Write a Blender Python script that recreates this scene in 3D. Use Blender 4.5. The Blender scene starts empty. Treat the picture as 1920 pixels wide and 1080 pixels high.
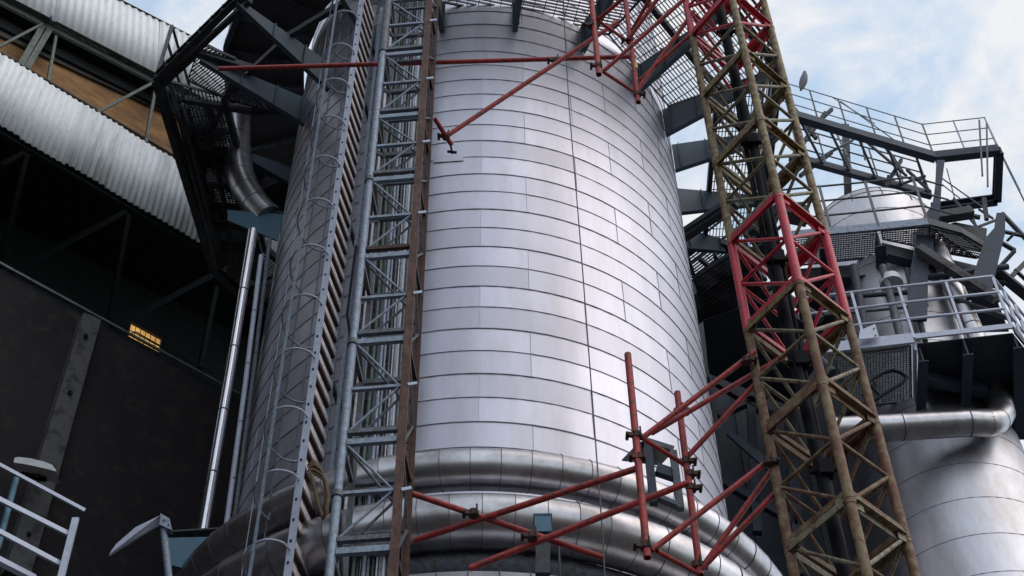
import bpy, math, random
from mathutils import Vector, Matrix
random.seed(7)
R_ = math.radians
V = Vector
# ---------------------------------------------------------------- camera
FPX, PITCH, ROLL, EYE = 2946.3, 0.87664872, -0.01457588, V((0, 0, 1.6))
F = V((0, math.cos(PITCH), math.sin(PITCH)))
U0 = V((0, -math.sin(PITCH), math.cos(PITCH))); X0 = V((1, 0, 0))
RT = X0*math.cos(ROLL) + U0*math.sin(ROLL)
UP = -X0*math.sin(ROLL) + U0*math.cos(ROLL)
S = bpy.context.scene
cam = bpy.data.cameras.new('camera'); camo = bpy.data.objects.new('camera', cam)
S.collection.objects.link(camo); S.camera = camo
cam.sensor_width = 36; cam.lens = 36*FPX/1920; cam.clip_start = 0.1; cam.clip_end = 5000
M = Matrix((RT, UP, -F)).transposed().to_4x4(); M.translation = EYE
camo.matrix_world = M
# ---------------------------------------------------------------- world, sun, exposure
SUN_EL, SUN_AZ = 50, 118          # azimuth clockwise from +Y
w = bpy.data.worlds.new('World'); S.world = w; w.use_nodes = True
nt = w.node_tree; nt.nodes.clear(); N = nt.nodes.new; L = nt.links.new
out = N('ShaderNodeOutputWorld'); bg = N('ShaderNodeBackground'); bg.inputs[1].default_value = 0.15
sky = N('ShaderNodeTexSky'); sky.sky_type = 'NISHITA'; sky.sun_disc = False
sky.sun_elevation = R_(SUN_EL); sky.sun_rotation = R_(SUN_AZ); sky.air_density = 1.0; sky.dust_density = 1.4
tc = N('ShaderNodeTexCoord'); mp = N('ShaderNodeMapping'); mp.inputs['Scale'].default_value = (1.0, 1.0, 1.9)
mp.inputs['Rotation'].default_value = (0.3, 0.25, 0.9)
n1 = N('ShaderNodeTexNoise'); n1.inputs['Scale'].default_value = 9.5; n1.inputs['Detail'].default_value = 12; n1.inputs['Roughness'].default_value = 0.60; n1.inputs['Distortion'].default_value = 0.35
cr = N('ShaderNodeValToRGB'); cr.color_ramp.elements[0].position = 0.40; cr.color_ramp.elements[1].position = 0.60
cr.color_ramp.elements[0].color = (0.10, 0.10, 0.10, 1); cr.color_ramp.elements[1].color = (0.97, 0.97, 0.97, 1)
mx = N('ShaderNodeMixRGB'); mx.inputs[2].default_value = (4.45, 4.5, 4.62, 1)
L(tc.outputs['Generated'], mp.inputs[0]); L(mp.outputs[0], n1.inputs['Vector']); L(n1.outputs['Fac'], cr.inputs[0])
gain = N('ShaderNodeMixRGB'); gain.blend_type = 'MULTIPLY'; gain.inputs[0].default_value = 1; gain.inputs[2].default_value = (2.2, 2.2, 2.0, 1)
veil = N('ShaderNodeMixRGB'); veil.inputs[0].default_value = .72; veil.inputs[2].default_value = (2.35, 3.05, 3.75, 1)
L(sky.outputs[0], gain.inputs[1]); L(gain.outputs[0], veil.inputs[1]); L(veil.outputs[0], mx.inputs[1]); L(cr.outputs[0], mx.inputs[0])
L(mx.outputs[0], bg.inputs[0]); L(bg.outputs[0], out.inputs[0])
sun = bpy.data.lights.new('sun', 'SUN'); sun.energy = 0.5; sun.angle = R_(58); sun.color = (1.0, 0.87, 0.78)
suno = bpy.data.objects.new('sun', sun); S.collection.objects.link(suno)
sd = V((math.sin(R_(SUN_AZ))*math.cos(R_(SUN_EL)), math.cos(R_(SUN_AZ))*math.cos(R_(SUN_EL)), math.sin(R_(SUN_EL))))
suno.rotation_euler = sd.to_track_quat('Z', 'Y').to_euler()
S.view_settings.view_transform = 'Standard'; S.view_settings.look = 'None'
S.view_settings.exposure = 0.40; S.view_settings.gamma = 1
S.cycles.max_bounces = 6

# ---------------------------------------------------------------- helpers
def ray(x, y): return F + RT*((x-960)/FPX) - UP*((y-540)/FPX)
def at(x, y, Y): d = ray(x, y); return EYE + d*(Y/d.y)
def atz(x, y, z): d = ray(x, y); return EYE + d*((z-EYE.z)/d.z)
def atp(x, y, P, n): d = ray(x, y); return EYE + d*(((P-EYE).dot(n))/(d.dot(n)))

MAT = {}
def mat(name, col, rough=0.6, metal=0.0, var=0.25, scale=6.0, col2=None, amt=0.0, pscale=9.0, bump=0.0, bscale=30.0, stretch=(1, 1, 1), ramp=0.06, emit=None, spec=0.5):
    if name in MAT: return MAT[name]
    m = bpy.data.materials.new(name); m.use_nodes = True; t = m.node_tree; b = t.nodes['Principled BSDF']
    b.inputs['Roughness'].default_value = rough; b.inputs['Metallic'].default_value = metal
    b.inputs['Specular IOR Level'].default_value = spec
    c = t.nodes.new('ShaderNodeTexCoord'); mpp = t.nodes.new('ShaderNodeMapping'); mpp.inputs['Scale'].default_value = stretch
    t.links.new(c.outputs['Object'], mpp.inputs[0])
    nz = t.nodes.new('ShaderNodeTexNoise'); nz.inputs['Scale'].default_value = scale; nz.inputs['Detail'].default_value = 7; nz.inputs['Roughness'].default_value = 0.62
    t.links.new(mpp.outputs[0], nz.inputs['Vector'])
    r = t.nodes.new('ShaderNodeValToRGB'); r.color_ramp.elements[0].position = 0.3; r.color_ramp.elements[1].position = 0.7
    lo = [max(0, v*(1-var)) for v in col]; hi = [min(1, v*(1+var)) for v in col]
    r.color_ramp.elements[0].color = (*lo, 1); r.color_ramp.elements[1].color = (*hi, 1)
    t.links.new(nz.outputs['Fac'], r.inputs[0]); cur = r.outputs[0]
    if col2:
        n2 = t.nodes.new('ShaderNodeTexNoise'); n2.inputs['Scale'].default_value = pscale; n2.inputs['Detail'].default_value = 8; n2.inputs['Roughness'].default_value = 0.7
        t.links.new(mpp.outputs[0], n2.inputs['Vector'])
        r2 = t.nodes.new('ShaderNodeValToRGB'); th = 0.62-0.24*amt
        r2.color_ramp.elements[0].position = th-ramp; r2.color_ramp.elements[1].position = th+ramp
        t.links.new(n2.outputs['Fac'], r2.inputs[0])
        x = t.nodes.new('ShaderNodeMixRGB'); x.inputs[2].default_value = (*col2, 1)
        t.links.new(r2.outputs[0], x.inputs[0]); t.links.new(cur, x.inputs[1]); cur = x.outputs[0]
    t.links.new(cur, b.inputs['Base Color'])
    rr = t.nodes.new('ShaderNodeMapRange'); rr.inputs[3].default_value = max(0.02, rough-0.08); rr.inputs[4].default_value = min(1, rough+0.10)
    t.links.new(nz.outputs['Fac'], rr.inputs[0]); t.links.new(rr.outputs[0], b.inputs['Roughness'])
    if bump:
        n3 = t.nodes.new('ShaderNodeTexNoise'); n3.inputs['Scale'].default_value = bscale; n3.inputs['Detail'].default_value = 3
        t.links.new(mpp.outputs[0], n3.inputs['Vector'])
        bp = t.nodes.new('ShaderNodeBump'); bp.inputs['Strength'].default_value = bump; bp.inputs['Distance'].default_value = 0.02
        t.links.new(n3.outputs['Fac'], bp.inputs['Height']); t.links.new(bp.outputs[0], b.inputs['Normal'])
    if emit:
        b.inputs['Emission Color'].default_value = (*emit[0], 1); b.inputs['Emission Strength'].default_value = emit[1]
        if len(emit) > 2: t.links.new(cur, b.inputs['Emission Color'])
    MAT[name] = m; return m

alus = [mat('tower cladding aluminium '+n, c, r, 1, .05, 1.4, (.50, .485, .51), .10, 5.0, .10, 2.5, (1, 1, .16), .16) for n, c, r in (('bright', (.615, .61, .69), .44), ('mid', (.59, .585, .665), .47), ('dull', (.565, .555, .63), .50))]
alu = alus[1]
alu2 = mat('duct cladding aluminium', (.62, .61, .64), .33, 1, .12, 3.0, (.36, .33, .32), .30, 4, .06, 5, (1, 1, 1), .15)
aluV = mat('vessel cladding aluminium', (.60, .60, .645), .42, 1, .12, 1.6, (.42, .40, .40), .3, 2.4, .10, 3, (1, 1, .4), .15)
jointm = mat('tower joint line', (.40, .39, .44), .6, .9, .2)
seamt = mat('tower seam line', (.33, .32, .37), .6, .8, .3)
seamm = mat('dark sealed seam', (.13, .12, .14), .7, .3, .3)
galv = mat('galvanised steel', (.27, .33, .42), .5, .2, .22, 22, (.20, .21, .23), .3, 30, .02, 60)
galvd = mat('weathered galvanised steel', (.13, .155, .19), .55, .2, .3, 20, (.10, .09, .08), .4, 26)
galvl = mat('bright zinc rail', (.52, .56, .68), .45, .15, .12, 20)
rung = mat('pale ladder rung', (.86, .80, .82), .6, 0, .12, 25, (.40, .33, .30), .08, 30)
polish = mat('polished pipe cladding', (.66, .66, .70), .16, 1, .06, 3)
brown = mat('brown rusted column', (.125, .062, .042), .65, .15, .35, 14, (.07, .03, .022), .5, 22, .04, 60, (1, 1, .5))
brownd = mat('dark rusted steel', (.065, .035, .03), .7, .15, .35, 14, (.12, .05, .03), .3, 22)
red = mat('red oxide tube paint', (.46, .040, .040), .5, .0, .28, 14, (.14, .045, .035), .34, 34, .03, 60)
redm = mat('bright red mast paint', (.60, .032, .065), .42, 0, .16, 12, (.24, .06, .05), .22, 30)
olive = mat('olive weathered mast paint', (.26, .205, .095), .6, 0, .3, 16, (.12, .055, .030), .45, 18, .04, 50)
rusty = mat('rust brown mast steel', (.155, .068, .042), .7, .0, .35, 9, (.24, .18, .10), .42, 12, .04, 50)
ochre = mat('pale ochre brace paint', (.27, .24, .16), .6, .05, .28, 20, (.12, .07, .045), .32, 24)
black = mat('black rubber and cable', (.014, .015, .022), .8, 0, .3, spec=.2)
gusp = mat('gusset blue grey paint', (.075, .115, .150), .55, 0, .12, 5)
navy = mat('blue grey structural paint', (.042, .062, .096), .65, .0, .16, 5, (.04, .045, .05), .25, 9)
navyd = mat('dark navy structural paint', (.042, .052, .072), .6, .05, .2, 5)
bluep = mat('teal blue bracket paint', (.075, .165, .235), .5, .05, .12, 6)
greys = mat('dark grey platform steel', (.066, .076, .090), .65, .1, .3, 10, (.06, .045, .04), .3, 14)
deckm = mat('solid deck plate', (.10, .093, .10), .65, .1, .2, 8)
grat = mat('grating bars', (.06, .068, .078), .6, .3, .2, 10)
sheet = mat('white fibre cement sheet', (.88, .91, .93), .75, 0, .05, 5, (.72, .75, .76), .2, 26, .05, 50, (1, 1, .2))
sheet2 = mat('weathered fibre cement sheet', (.80, .84, .855), .75, 0, .06, 5, (.62, .62, .60), .3, 14, .05, 50, (1, 1, .12))
soff = mat('ochre timber board', (.48, .25, .10), .8, 0, .22, 3, (.17, .09, .04), .35, 2.2, .05, 20, (1, 1, 3), .15)
fasc = mat('brown grey soffit steel', (.075, .068, .066), .8, 0, .2, 3)
green = mat('grey green steel', (.125, .165, .15), .6, .1, .2, 12, (.08, .08, .07), .3, 12)
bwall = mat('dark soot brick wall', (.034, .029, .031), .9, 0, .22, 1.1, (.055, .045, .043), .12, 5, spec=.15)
dark = mat('near black steel', (.020, .026, .027), .9, 0, .3, spec=.25)  # near black base colour shared by the hall interior and small fittings
conc = mat('grey concrete pilaster', (.12, .117, .12), .85, 0, .15, 5, (.05, .05, .05), .3, 5, .06, 30)
ropem = mat('old brown rope', (.19, .13, .08), .9, 0, .4, 40)
offw = mat('off white enamel', (.80, .82, .84), .5, 0, .1)
lit = mat('lit amber panes', (.80, .42, .13), .6, 0, .45, 10, emit=((1, .6, .2), .55, 1))
grnd = mat('yard concrete', (.05, .047, .045), .9, 0, .25, .7, (.035, .035, .035), .4, 2)

class MB:
    def __init__(s): s.v = []; s.f = []; s.sm = []; s.mi = []; s.cur = 0
    def add(s, vs, fs, sm=False):
        o = len(s.v); s.v += [tuple(p) for p in vs]
        for f in fs: s.f.append([i+o for i in f]); s.sm.append(sm); s.mi.append(s.cur)
        return s
    def box(s, a, b, w, h=None, up=None):      # bar from a to b, section w x h
        a = V(a); b = V(b); h = h or w; d = (b-a)
        if d.length < 1e-6: return s
        d.normalize(); up = V(up) if up else V((0, 0, 1))
        if abs(d.dot(up)) > .97: up = V((0, 1, 0))
        x = d.cross(up).normalized()*(w/2); z = x.cross(d).normalized()*(h/2)
        vs = [p+i*x+j*z for p in (a, b) for i, j in ((-1, -1), (1, -1), (1, 1), (-1, 1))]
        return s.add(vs, [(3, 2, 1, 0), (4, 5, 6, 7), (0, 1, 5, 4), (1, 2, 6, 5), (2, 3, 7, 6), (3, 0, 4, 7)])
    def angle(s, a, b, w, t, up=None, flip=1):          # L section
        a = V(a); b = V(b); d = (b-a).normalized(); up = V(up) if up else V((0, 0, 1))
        if abs(d.dot(up)) > .97: up = V((0, 1, 0))
        x = d.cross(up).normalized(); z = x.cross(d).normalized()
        s.box(a+z*0, b, w, t, up); o = x*flip*(w/2-t/2) - z*(w/2+t*.05)
        return s.box(a+o, b+o, t, w-t, up)
    def chan(s, a, b, w, h, t, up=None, n=1):           # U channel, web toward n*x
        a = V(a); b = V(b); d = (b-a).normalized(); up = V(up) if up else V((0, 0, 1))
        if abs(d.dot(up)) > .97: up = V((0, 1, 0))
        x = d.cross(up).normalized()*n; z = x.cross(d).normalized()
        s.box(a+x*(w/2-t/2), b+x*(w/2-t/2), t, h, up)
        for k in (-1, 1):
            o = z*k*(h/2-t/2) - x*(t/2+.001); s.box(a+o, b+o, w-t-.002, t, up)
        return s
    def tube(s, pts, r, n=10, cap=True, hollow=False, closed=False):
        pts = [V(p) for p in pts]; m = len(pts); rs = r if isinstance(r, (list, tuple)) else [r]*m
        rings = []; prev = None
        for i, p in enumerate(pts):
            if closed: d = pts[(i+1) % m]-pts[i-1]
            else: d = (pts[min(i+1, m-1)]-pts[max(i-1, 0)])
            d.normalize()
            if prev is None:
                u = V((0, 0, 1)) if abs(d.z) < .95 else V((0, 1, 0)); x = d.cross(u).normalized()
            else: x = (prev - d*prev.dot(d)).normalized()
            prev = x; z = x.cross(d)
            k = 1.0
            if 0 < i < m-1:
                c = (pts[i]-pts[i-1]).normalized().dot((pts[i+1]-pts[i]).normalized()); k = 1/max(.5, math.sqrt((1+c)/2))
            rings.append([p + (x*math.cos(2*math.pi*j/n) + z*math.sin(2*math.pi*j/n))*rs[i]*k for j in range(n)])
        vs = [q for rg in rings for q in rg]; fs = []
        for i in range(m if closed else m-1):
            for j in range(n):
                a0 = i*n+j; b0 = i*n+(j+1) % n; i2 = (i+1) % m; fs.append((a0, b0, i2*n+(j+1) % n, i2*n+j))
        s.add(vs, fs, True)
        if cap and not closed:
            if hollow:
                for e, ii, sg in ((pts[0], 0, 1), (pts[-1], m-1, -1)):
                    dd = (pts[1]-pts[0]).normalized() if ii == 0 else (pts[-1]-pts[-2]).normalized()
                    rg = rings[ii]; inn = [e+(q-e)*.82 for q in rg]; dp = [q+dd*sg*rs[ii]*2 for q in inn]
                    s.add(rg+inn+dp, [(j, (j+1) % n, n+(j+1) % n, n+j) for j in range(n)] + [(n+j, n+(j+1) % n, 2*n+(j+1) % n, 2*n+j) for j in range(n)] + [tuple(range(2*n, 3*n))])
            else:
                s.add(rings[0], [tuple(range(n))]); s.add(rings[-1], [tuple(range(n))])
        return s
    def plate(s, pts, th):                # planar polygon thickened by vector th
        pts = [V(p) for p in pts]; n = len(pts); th = V(th)
        s.add([p+th/2 for p in pts]+[p-th/2 for p in pts], [tuple(range(n)), tuple(range(2*n-1, n-1, -1))]+[(i, (i+1) % n, n+(i+1) % n, n+i) for i in range(n)])
        return s
    def build(s, name, material, root=None):
        me = bpy.data.meshes.new(name); o = bpy.data.objects.new(name, me); S.collection.objects.link(o)
        off = root.location if root is not None and root.parent is None else (root.parent.location if root is not None else V((0, 0, 0)))
        c = off
        if root is None:
            xs = [p[0] for p in s.v]; ys = [p[1] for p in s.v]; zs = [p[2] for p in s.v]
            c = V(((min(xs)+max(xs))/2, (min(ys)+max(ys))/2, min(zs))); o.location = c
        me.from_pydata([(p[0]-c[0], p[1]-c[1], p[2]-c[2]) for p in s.v], [], s.f)
        for mm in (material if isinstance(material, (list, tuple)) else [material]): me.materials.append(mm)
        me.polygons.foreach_set('use_smooth', s.sm); me.polygons.foreach_set('material_index', s.mi); me.update()
        if root is not None: o.parent = root
        if root is not None and root.parent is not None and root.type == 'MESH': pass
        return o
def tag(o, label=None, cat=None, group=None, kind=None):
    if label: o['label'] = label
    if cat: o['category'] = cat
    if group: o['group'] = group
    if kind: o['kind'] = kind
    return o
def thing(name, loc, label, cat, group=None):
    o = bpy.data.objects.new(name, None); S.collection.objects.link(o); o.location = V(loc); o.empty_display_size = .2
    return tag(o, label, cat, group)

def clip(poly, p, d):                     # 2D line clip by convex polygon
    t0, t1 = -1e9, 1e9; n = len(poly); ar = sum(poly[i][0]*poly[(i+1) % n][1]-poly[(i+1) % n][0]*poly[i][1] for i in range(n))
    q = poly if ar > 0 else poly[::-1]
    for i in range(n):
        a, b = q[i], q[(i+1) % n]; ex, ey = b[0]-a[0], b[1]-a[1]
        num = ex*(p[1]-a[1])-ey*(p[0]-a[0]); den = ex*d[1]-ey*d[0]
        if abs(den) < 1e-9:
            if num < 0: return None
        else:
            t = -num/den
            if den > 0: t0 = max(t0, t)
            else: t1 = min(t1, t)
    return (t0, t1) if t1-t0 > .01 else None
def grating(mb, pts, s1=.034, s2=.1, w1=.005, h=.03, ang=0.0, w2=.006, frame=.012):
    pts = [V(p) for p in pts]; o = pts[0]; n = (pts[1]-o).cross(pts[2]-o).normalized()
    x = (pts[1]-o).normalized(); y = n.cross(x); x, y = x*math.cos(ang)+y*math.sin(ang), y*math.cos(ang)-x*math.sin(ang)
    P = [((p-o).dot(x), (p-o).dot(y)) for p in pts]
    for sp, wd, hh, ax in ((s1, w1, h, 0), (s2, w2, h*.3, 1)):
        lo = min(p[1-ax] for p in P); hi = max(p[1-ax] for p in P); k = lo+sp/2
        while k < hi:
            c = clip(P, (0, k) if ax == 0 else (k, 0), (1, 0) if ax == 0 else (0, 1))
            if c:
                f = (lambda t: o+x*t+y*k) if ax == 0 else (lambda t: o+x*k+y*t)
                mb.box(f(c[0]), f(c[1]), wd, hh, n)
            k += sp
    for i in range(len(pts)): mb.box(pts[i], pts[(i+1) % len(pts)], frame, h*1.3, n)
    return mb

# ---------------------------------------------------------------- ground
g = MB().plate([(-400, -400, -.1), (400, -400, -.1), (400, 400, -.1), (-400, 400, -.1)], (0, 0, .2)); tag(g.build('ground', grnd), kind='structure')

# ---------------------------------------------------------------- main tower
TC = V((-.2923, 9.9957, 0)); TR = 2.05
Z0, DZ = 9.654, .25389
def tp(az, r, z): return V((TC.x+r*math.sin(az), TC.y-r*math.cos(az), z))     # az 0 = facing camera
tower = thing('process_tower', (TC.x, TC.y, 0), 'tall cylindrical steel clad tower with horizontal cladding seams behind the ladder and scaffold tubes', 'tower')
sh = MB(); se = jt = sh
NS = 90
k0, k1 = -13, 40
for k in range(k0, k1):
    za = Z0+k*DZ; zb = za+DZ
    offs = (0.02, .21)[(k//2) % 2]; pw = R_(24)
    np_ = 15
    for p in range(np_):
        a0 = offs+p*pw; tilt = random.uniform(-.0026, .0026); bul = random.uniform(.0015, .006)
        m = 6; vs = []; rows = 3
        for i in range(m+1):
            a = a0+pw*i/m
            for j in range(rows):
                v = j/(rows-1); b = bul*math.sin(math.pi*i/m)*math.sin(math.pi*v)
                vs.append(tp(a, TR+b+tilt*(i/m-.5)+.004*(1-v), za+DZ*v))
        sh.cur = random.choice((0, 1, 1, 2)); sh.add(vs, [(i*rows+j, (i+1)*rows+j, (i+1)*rows+j+1, i*rows+j+1) for i in range(m) for j in range(rows-1)], True)
        sh.cur = 4; jt.box(tp(a0, TR+.0050, za+.004), tp(a0, TR+.0030, zb-.004), .0013, .006, tp(a0, 1, 0)-tp(a0, 0, 0))
    sh.cur = 3; hh = .0036 if k % 2 == 0 else .0011
    ring = [tp(2*math.pi*i/NS, TR+.0056, za-hh) for i in range(NS)]+[tp(2*math.pi*i/NS, TR+.0056, za+hh) for i in range(NS)]+[tp(2*math.pi*i/NS, TR-.01, za+hh) for i in range(NS)]+[tp(2*math.pi*i/NS, TR-.01, za-hh) for i in range(NS)]
    fs = []
    for i in range(NS):
        j = (i+1) % NS
        for q in range(4): fs.append((q*NS+i, q*NS+j, ((q+1) % 4)*NS+j, ((q+1) % 4)*NS+i))
    se.add(ring, fs, True)
sh.build('shell', (*alus, seamt, jointm), tower)
c = MB(); zt = Z0+k1*DZ
c.tube([tp(0, 0, 0), tp(0, 0, Z0+k0*DZ)], TR*.98, 48); c.build('lower_skirt', alu, tower)
c = MB(); c.tube([tp(0, 0, zt-.02), tp(0, 0, zt+.5), tp(0, 0, zt+.9)], [TR*.99, TR*.8, .3], 48); c.build('roof_cone', alu, tower)

def on_tower(x, y, r=TR+.012):
    d = ray(x, y); a_ = d.x**2+d.y**2; b_ = -(d.x*TC.x+d.y*TC.y); c_ = TC.x**2+TC.y**2-r*r; return EYE+d*((-b_-math.sqrt(b_*b_-a_*c_))/a_)
m = MB()
for i in range(6):
    x0, x1 = 812+i*9.5, 812+(i+1)*9.5; m.add([on_tower(x0, 292-.6*i), on_tower(x1, 291.4-.6*i), on_tower(x1, 304-.7*i), on_tower(x0, 304.7-.7*i)], [(0, 3, 2, 1)], True)
m.build('patch_plate', alus[2], tower)
# ring ducts round the foot of the tower
def ring_duct(Rm, z, r, label, nseg, flange=False, ph=0.0, m=alu2):
    t = thing('ring_duct', (TC.x, TC.y, z-r), label, 'duct', 'curved ducts wrapped round the tower foot')
    b = MB(); pts = [tp(2*math.pi*(i+ph)/nseg, Rm, z) for i in range(nseg)]
    n = 28
    for i in range(nseg):                       # mitred straight segments, each slightly different
        a, c2 = 2*math.pi*(i+ph)/nseg, 2*math.pi*(i+1+ph)/nseg
        vs = []; rr = r*random.uniform(.985, 1.0)
        for az in (a, a+(c2-a)*.5, c2):
            kk = 1.0 if az != a+(c2-a)*.5 else math.cos((c2-a)/2)
            for j in range(n):
                th = 2*math.pi*j/n; vs.append(tp(az, Rm*kk+rr*math.cos(th), z+rr*math.sin(th)))
        b.add(vs, [(q*n+j, q*n+(j+1) % n, (q+1)*n+(j+1) % n, (q+1)*n+j) for q in range(2) for j in range(n)], True)
    s2 = b; b.cur = 1
    for i in range(nseg):
        az = 2*math.pi*(i+ph)/nseg; rg = [tp(az, Rm+(r*1.008)*math.cos(2*math.pi*j/24), z+(r*1.008)*math.sin(2*math.pi*j/24)) for j in range(24)]
        s2.tube(rg, .0024, 4, closed=True)
    b.build('cladding', (m, seamm), t)
    if flange:
        fl = MB(); rg = [tp(2*math.pi*i/nseg, Rm-r*.15, z+r*1.01) for i in range(nseg)]
        fl.tube(rg, .012, 5, closed=True); fl.build('flange', galvl, t)
    return t
zA = at(905, 866, TC.y-2.36-.07).z; zB = at(905, 962, TC.y-2.36-.1).z
ring_duct(2.36, zA, .145, 'upper of the two silvery curved ducts, right below the plain tower cladding', 76)
ring_duct(2.38, zB, .185, 'thick silvery curved duct with a pale top flange, directly under the upper curved duct', 76, True, .4)
z4 = at(920, 1070, TC.y-2.56).z
m = MB(); m.tube([tp(0, 0, z4-.1), tp(0, 0, zB-.02)], 2.13, 64, cap=False); m.build('foot_shade_band', navyd, tower)  # dark band puts the shade below the thick duct into the colour
m = MB(); m.tube([tp(2*math.pi*i/64, 2.20, zB-.20) for i in range(64)], .085, 12, closed=True); m.build('foot_ring', galvd, tower)
t = thing('ring_hood', (TC.x, TC.y, z4-.5), 'pale segmented metal hood ring at the bottom edge, below both curved ducts', 'hood')
b = MB(); prof = [(2.1, z4+.05), (2.46, z4+.03), (2.56, z4), (2.62, z4-.2), (2.62, z4-.9)]
for i in range(84):
    a, c2 = 2*math.pi*i/84, 2*math.pi*(i+1)/84
    vs = [tp(x, r, z) for x in (a, c2) for r, z in prof]; n = len(prof)
    b.add(vs, [(j, n+j, n+j+1, j+1) for j in range(n-1)], True)
b.cur = 1
for i in range(84): b.tube([tp(2*math.pi*i/84, r+.003, z+.002) for r, z in prof], .0035, 4)
b.build('cladding', (aluV, seamm), t)

# hanging cable on the tower face
c = MB(); c.tube([at(1054, -30, 7.55), at(1067, 200, 7.6), at(1088, 450, 7.62), at(1107, 700, 7.6), at(1122, 900, 7.4), at(1130, 1000, 7.38), at(1135, 1110, 7.3)], .0048, 6)
tag(c.build('hanging_cable', seamm), 'thin dark cable hanging down the bright tower face right of its middle', 'cable')

# ---------------------------------------------------------------- octagonal service platform round the tower top
ZP = 15.62
pl = thing('service_platform', (TC.x, TC.y, ZP), 'dark octagonal steel platform with gratings and tapered blue grey gussets round the tower top', 'platform')
def pang(deg, r, z): return V((TC.x+r*math.cos(R_(deg)), TC.y+r*math.sin(R_(deg)), z))
ocs = [atz(440, 0, ZP), atz(293, 145, ZP), atz(400, 500, ZP), atz(452, 548, ZP)]
def rr_(deg): return pang(deg, 3.35, ZP)
corners = [rr_(-101), ocs[0], ocs[1], ocs[2], ocs[3], rr_(112), rr_(67), rr_(22), rr_(-22), rr_(-52)]
for i in range(len(corners)):
    a, b2 = corners[i], corners[(i+1) % len(corners)]
    m = MB(); m.chan(a-V((0, 0, .02)), b2-V((0, 0, .02)), .07, .15, .012); m.build('edge_beam', greys, pl)
    cen = V((TC.x, TC.y, ZP)); a1 = cen+(a-cen)*.80; b1 = cen+(b2-cen)*.80
    m = MB(); m.box(a1, b1, .05, .09); m.build('inner_beam', greys, pl)
    a3 = cen+(a-cen).normalized()*2.14; b3 = cen+(b2-cen).normalized()*2.14
    if i not in (0, 1):
        m = MB(); grating(m, [a*.985+cen*.015, b2*.985+cen*.015, b1, a1], .036, .11, .006, .03); m.build('grating', grat, pl)
    if i in (5, 6, 8, 9):
        m = MB(); grating(m, [a1, b1, b3, a3], .036, .11, .006, .03); m.build('grating', grat, pl)
    m = MB()
    if i not in (0, 1):
        for hz in (.38, .72, 1.05): m.tube([a+V((0, 0, hz)), b2+V((0, 0, hz))], .017, 6)
        q = max(1, int((b2-a).length/.9))
        for j in range(q): p = a.lerp(b2, j/q); m.box(p, p+V((0, 0, 1.05)), .035, .03)
    else:
        m.tube([a+V((0, 0, .12)), b2+V((0, 0, .12))], .02, 6)
        q = 7
        for j in range(q): p = a.lerp(b2, j/q); m.box(p, p+V((0, 0, .12)), .05, .03)
    m.build('guard_rail', galvd if i not in (0, 1) else greys, pl)
    m = MB(); m.box(a+V((0, 0, .09)), b2+V((0, 0, .09)), .008, .15)
    if i > 1: m.build('toe_board', greys, pl)
for P in (((352, 150), (368, 104), (436, 150), (420, 182)), ((436, 150), (470, 165), (500, 205), (420, 182)), ((368, 104), (385, 85), (442, 110), (436, 118)), ((384, 360), (401, 358), (424, 428), (412, 432)), ((415, 444), (428, 441), (444, 505), (430, 500)), ((352, 190), (385, 190), (402, 262), (372, 266))):
    m = MB(); grating(m, [atz(x, y, ZP) for x, y in P], .03, .085, .006, .03, .5); m.build('grating', grat, pl)
for a_, b_ in (((303, 160), (372, 98)), ((310, 148), (470, 0)), ((345, 186), (470, 208)), ((385, 190), (402, 235)), ((402, 235), (420, 195)), ((372, 98), (480, 130)), ((368, 270), (402, 275)), ((384, 352), (402, 356)), ((412, 436), (428, 438))):
    m = MB(); m.box(atz(*a_, ZP-.03), atz(*b_, ZP-.03), .05, .09); m.build('cross_member', greys, pl)
for deg in (-152, -138, -120, -60, -39, -22, -9, 7, 20, 34, -100, -80, 50):
    rt_ = 3.25 if deg not in (170, 7) else 3.2
    d = (pang(deg, 1, 0)-pang(deg, 0, 0)); tn = V((-d.y, d.x, 0))
    p = [pang(deg, 2.06, ZP-.03), pang(deg, rt_, ZP-.03), pang(deg, rt_, ZP-.14), pang(deg, 2.06, ZP-.50)]
    m = MB(); m.plate(p, tn*.016); lo = (p[3]+p[2])/2
    m.box(p[3]-V((0, 0, .006)), p[2]-V((0, 0, .006)), .05, .012)
    gs = m.build('gusset', gusp, pl)
    for e_ in (.06, .30, .62):
        mm_ = MB(); pt, pb = p[0].lerp(p[1], e_), p[3].lerp(p[2], e_); mm_.box(pt-V((0, 0, .01)), pb+V((0, 0, .01)), .07, .010, d); mm_.build('stiffener', gusp, gs)
# solid deck level above
pd = thing('upper_platform', (TC.x, TC.y, 17.1), 'solid underside of the higher platform with ribs beneath, above the left gussets', 'platform')
m = MB(); Z2 = 17.1; A0 = [-205, -185, -165, -145, -125, -105]
for i in range(len(A0)-1):
    m.plate([pang(A0[i], 2.12, Z2), pang(A0[i+1], 2.12, Z2), pang(A0[i+1], 3.0, Z2), pang(A0[i], 3.0, Z2)], (0, 0, .012))
m.build('deck_plate', deckm, pd)
for dg in range(-202, -106, 9):
    m = MB(); m.box(pang(dg, 2.12, Z2-.045), pang(dg, 2.98, Z2-.045), .05, .08); m.build('rib', galvd if dg % 2 else greys, pd)
m = MB()
for i in range(len(A0)-1): m.chan(pang(A0[i], 3.0, Z2-.04), pang(A0[i+1], 3.0, Z2-.04), .06, .16, .012)
m.build('edge_beam', navy, pd)
for i in range(len(A0)-1):
    m = MB(); a = pang(A0[i], 3.0, Z2); b2 = pang(A0[i+1], 3.0, Z2)
    for hz in (.5, 1.0): m.tube([a+V((0, 0, hz)), b2+V((0, 0, hz))], .016, 6)
    m.box(a, a+V((0, 0, 1.0)), .03)
    m.build('guard_rail', galvd, pd)

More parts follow.
